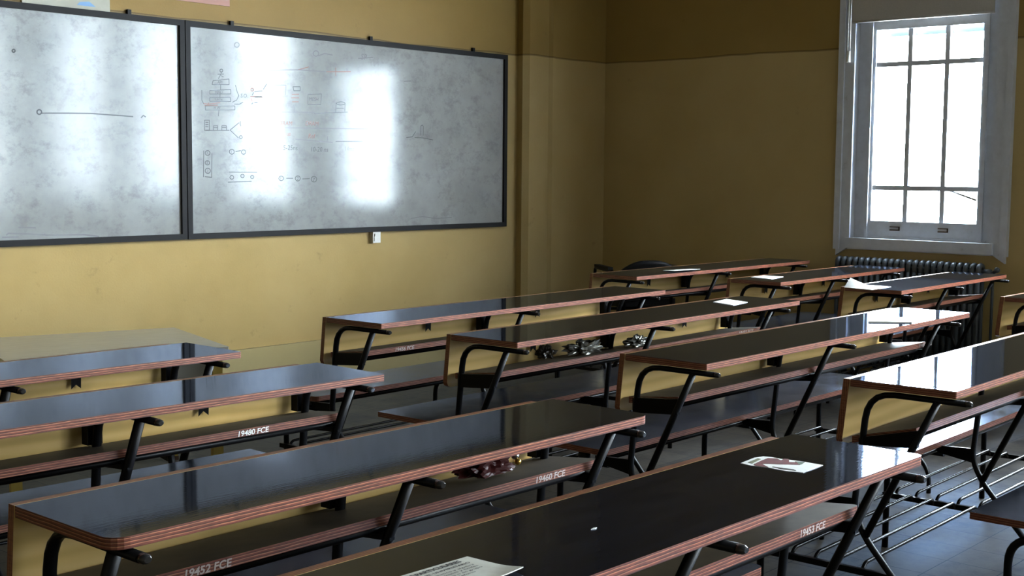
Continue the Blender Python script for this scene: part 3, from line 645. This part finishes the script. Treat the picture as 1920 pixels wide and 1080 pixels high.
# ------------------------------------------------------------------ loose things on the desks
TZ = 1.2505
def sheet(name, quad, label, cat, m, curl=None, group=None, z=TZ, thick=0.003):
    """thin sheet through four points, bent by curl(u, v)"""
    c = [sum(p[i] for p in quad) / 4 for i in (0, 1)]
    n = 10; vs = []
    for k in (0, 1):
        for j in range(n + 1):
            for i in range(n + 1):
                u, v = i / n, j / n
                px = (quad[0][0] * (1 - u) + quad[1][0] * u) * (1 - v) + (quad[3][0] * (1 - u) + quad[2][0] * u) * v
                py = (quad[0][1] * (1 - u) + quad[1][1] * u) * (1 - v) + (quad[3][1] * (1 - u) + quad[2][1] * u) * v
                vs.append((px - c[0], py - c[1], (curl(u, v) if curl else 0.0) + thick * k))
    o = (n + 1) ** 2; fs = []
    for j in range(n):
        for i in range(n):
            q = (j * (n + 1) + i, j * (n + 1) + i + 1, (j + 1) * (n + 1) + i + 1, (j + 1) * (n + 1) + i)
            fs.append(tuple(reversed(q))); fs.append(tuple(o + t for t in q))
    ed = [(i, i + 1) for i in range(n)] + [(n * (n + 1) + i + 1, n * (n + 1) + i) for i in range(n)] + [((j + 1) * (n + 1), j * (n + 1)) for j in range(n)] + [(j * (n + 1) + n, (j + 1) * (n + 1) + n) for j in range(n)]
    for a, b in ed: fs.append((a, b, o + b, o + a))
    ob = MB().add(vs, fs, 0, False).obj(name, m, None, (c[0], c[1], z))
    return tag(ob, label, cat, group or ('papers lying on the desks' if cat == 'paper' else None))
sheet('paper_sheet', [(8.223, 5.221), (8.505, 5.281), (8.412, 5.038), (8.133, 4.99)], 'white paper sheet lying on the desk that holds crumpled foil', 'paper', M['paper'])
sheet('paper_sheet', [(10.50, 7.252), (10.87, 7.18), (10.78, 7.0), (10.40, 7.05)], 'white paper on the desk in front of the black chair', 'paper', M['paper'], lambda u, v: 0.012 * v)
sheet('paper_sheet', [(10.446, 6.229), (10.708, 6.245), (10.709, 6.04), (10.39, 5.979)], 'small flat white sheet on the desk second from the black chair', 'paper', M['paper'])
sheet('paper_sheet', [(10.05, 5.09), (10.48, 5.12), (10.46, 4.86), (10.06, 4.84)], 'white paper with a raised curled corner before the radiator', 'paper', M['paper'], lambda u, v: 0.085 * max(0.0, 1 - abs(u - 0.32) / 0.34) * (1 - v) ** 1.3)
sheet('folded_sheet', [(7.843, 3.793), (7.957, 3.848), (8.223, 3.673), (8.022, 3.575)], 'narrow folded grey sheet on the brightly reflecting desk end', 'paper', M['paper'], lambda u, v: 0.010 * u, None, TZ, 0.008)
# flyer with print
fl = sheet('printed_flyer', [(2.00, 2.195), (2.325, 2.183), (2.335, 2.005), (2.00, 2.02)], 'cream printed flyer with black lettering lying on the foreground desk', 'flyer', M['cream'], lambda u, v: 0.03 * max(0, u + v - 1.55) ** 1.5)
fx, fy = fl.location.x / S, fl.location.y / S
tx = MB(); zt_ = 0.0045
rows = [('CLASES PARTICULARES', 0.235, 2.158, 0.015, 0.04), ('FISICA - NIVEL UNIVERSITARIO', 0.245, 2.138, 0.0095, 0.02), ('Analisis matematico y algebra', 0.24, 2.121, 0.008, 0), ('Apoyo para parciales y finales', 0.24, 2.107, 0.008, 0), ('Clases individuales o en grupo', 0.24, 2.093, 0.008, 0), ('Consultas por telefono', 0.20, 2.078, 0.008, 0)]
for s, wd, yy, hh, bo in rows:
    put_text(tx, s, hh, lambda u, v, yy=yy: (2.045 + u - fx, yy + v - fy, zt_), bo, wd)
tx.obj('printed_text', M['print'], fl)

ST = {'base': [(3.717, 2.238), (3.823, 2.248), (3.861, 2.235), (3.871, 2.208), (3.868, 2.172), (3.876, 2.142), (3.883, 2.085), (3.882, 2.021), (3.835, 2.018), (3.739, 2.016), (3.719, 2.068), (3.722, 2.137), (3.709, 2.193)], 'red': [(3.729, 2.194), (3.791, 2.204), (3.844, 2.208), (3.859, 2.182), (3.845, 2.158), (3.875, 2.164), (3.88, 2.148), (3.84, 2.125), (3.858, 2.1), (3.832, 2.079), (3.793, 2.129), (3.776, 2.157), (3.756, 2.181), (3.724, 2.136), (3.717, 2.179)], 'green': [(3.864, 2.116), (3.877, 2.086), (3.842, 2.079), (3.83, 2.082), (3.849, 2.099)], 'olive': [(3.741, 2.224), (3.817, 2.231), (3.814, 2.217), (3.738, 2.205)], 'streak': [(3.742, 2.132), (3.755, 2.061), (3.745, 2.046), (3.733, 2.095)]}
def flat(poly, z0, z1, c):
    m = MB(); P = [(x - c[0], y - c[1]) for x, y in poly]; m.prism(P, z0, z1); return m
cst = (3.80, 2.13)
stk = flat(ST['base'], 0, 0.0012, cst).obj('torn_sticker', M['paper'], None, (cst[0], cst[1], TZ))
for k, m, nm in (('red', 'red', 'red_print'), ('green', 'green', 'green_print'), ('olive', 'olive', 'olive_print'), ('streak', 'streak', 'torn_streak')):
    flat(ST[k], 0.0012, 0.0018 + 0.0003 * len(nm) / 10, cst).obj(nm, M[m], stk)
tag(stk, 'torn red and white sticker stuck on the foreground desk', 'sticker')
ch = MB().prism([(-0.013, 0.0), (0.0, -0.005), (0.013, -0.001), (0.005, 0.004)], 0, 0.002).obj('paper_scrap', M['paper'], None, (2.75, 2.11, TZ))
tag(ch, 'tiny white paper scrap on the foreground desk between flyer and sticker', 'scrap')

def crumple(name, c, sc, m, label, cat, seed, rough=0.45, parts=()):
    bmx = bmesh.new(); bmesh.ops.create_icosphere(bmx, subdivisions=4, radius=1.0)
    off = Vector((seed * 3.1, seed * 1.7, 0))
    for v in bmx.verts:
        d = v.co.normalized()
        k = 1 + rough * (noise.noise(d * 2.1 + off) + 0.7 * abs(noise.noise(d * 5.0 + off)) - 0.3)
        v.co = d * k
        v.co.z = max(v.co.z, -0.45)
    zmin = min(v.co.z for v in bmx.verts)
    vs = [(v.co.x * sc[0], v.co.y * sc[1], (v.co.z - zmin) * sc[2]) for v in bmx.verts]
    fs = [tuple(v.index for v in f.verts) for f in bmx.faces]; bmx.free()
    o = MB().add(vs, fs, 0, False).obj(name, m, None, c)
    for nm, mm, pc, r in parts: MB().ball(pc, r, 8).obj(nm, mm, o)
    return tag(o, label, cat, 'wrappers left on the desk shelves')
SZ = 1.0505
crumple('foil_wrapper', (6.54, 5.13, SZ), (0.155, 0.075, 0.055), M['foil'], 'crumpled silver foil on the desk shelf, larger of the two', 'wrapper', 1, 0.7)
crumple('dark_wrapper', (6.20, 5.16, SZ), (0.06, 0.06, 0.055), M['darkfoil'], 'small dark crumpled wrapper left of the large silver foil', 'wrapper', 2, 0.5)
crumple('foil_wrapper', (7.10, 5.10, SZ), (0.12, 0.06, 0.045), M['foil'], 'crumpled foil behind a desk strut, right of the large silver foil', 'wrapper', 5, 0.7)
crumple('red_wrapper', (3.66, 3.345, SZ), (0.15, 0.06, 0.055), M['redfoil'], 'dark red crumpled wrapper with a shiny end on the desk shelf', 'wrapper', 3, 0.6, (('silver_end', M['chrome'], (0.155, -0.02, 0.045), 0.017), ('gold_end', M['gold'], (0.16, -0.03, 0.02), 0.014)))

# ------------------------------------------------------------------ light: overcast sky through the windows
w = bpy.data.worlds.new('overcast_sky'); bpy.context.scene.world = w; w.use_nodes = True
bg = w.node_tree.nodes['Background']; bg.inputs['Color'].default_value = (0.92, 0.965, 1.0, 1); bg.inputs['Strength'].default_value = 44.0
for yc in WINDOWS:
    li = bpy.data.lights.new('window_portal', 'AREA'); li.shape = 'RECTANGLE'
    li.size = (WZ1 - WZ0) * S; li.size_y = 2 * HALF(yc) * S; li.cycles.is_portal = True
    ob = bpy.data.objects.new('window_portal', li); COL.objects.link(ob)
    ob.location = ((XW + T + 0.05) * S, yc * S, 0.5 * (WZ0 + WZ1) * S)
    ob.rotation_euler = (0, math.radians(90), 0)
for yc in ADDED_REAR:  # sky portals of the added rear windows
    li = bpy.data.lights.new('window_portal', 'AREA'); li.shape = 'RECTANGLE'
    li.size = (RZ1 - RZ0) * S; li.size_y = 2 * RHW * S; li.cycles.is_portal = True
    ob = bpy.data.objects.new('window_portal', li); COL.objects.link(ob)
    ob.location = ((XW + T + 0.05) * S, yc * S, 0.5 * (RZ0 + RZ1) * S); ob.rotation_euler = (0, math.radians(90), 0)

# ------------------------------------------------------------------ camera
f, pitch, yaw, roll, h = 2431.32, -0.0909603, 0.7204002, 0.0084997, 2.2228776
F = Vector((math.cos(yaw) * math.cos(pitch), math.sin(yaw) * math.cos(pitch), math.sin(pitch)))
R = Vector((math.sin(yaw), -math.cos(yaw), 0)); U = R.cross(F)
R2 = R * math.cos(roll) + U * math.sin(roll); U2 = U * math.cos(roll) - R * math.sin(roll)
cd = bpy.data.cameras.new('camera'); cam = bpy.data.objects.new('camera', cd); COL.objects.link(cam)
cd.sensor_width = 36; cd.lens = f / 1920 * 36; cd.clip_start = 0.02
cam.matrix_world = Matrix(((R2.x, U2.x, -F.x, 0), (R2.y, U2.y, -F.y, 0), (R2.z, U2.z, -F.z, h * S), (0, 0, 0, 1)))
sc = bpy.context.scene; sc.camera = cam
sc.view_settings.view_transform = 'Standard'; sc.view_settings.look = 'None'; sc.view_settings.exposure = 0.66
sc.view_settings.use_curve_mapping = True
cv = sc.view_settings.curve_mapping; cc = cv.curves[3]
for a, b in CURVE: cc.points.new(a, b)
cv.update()
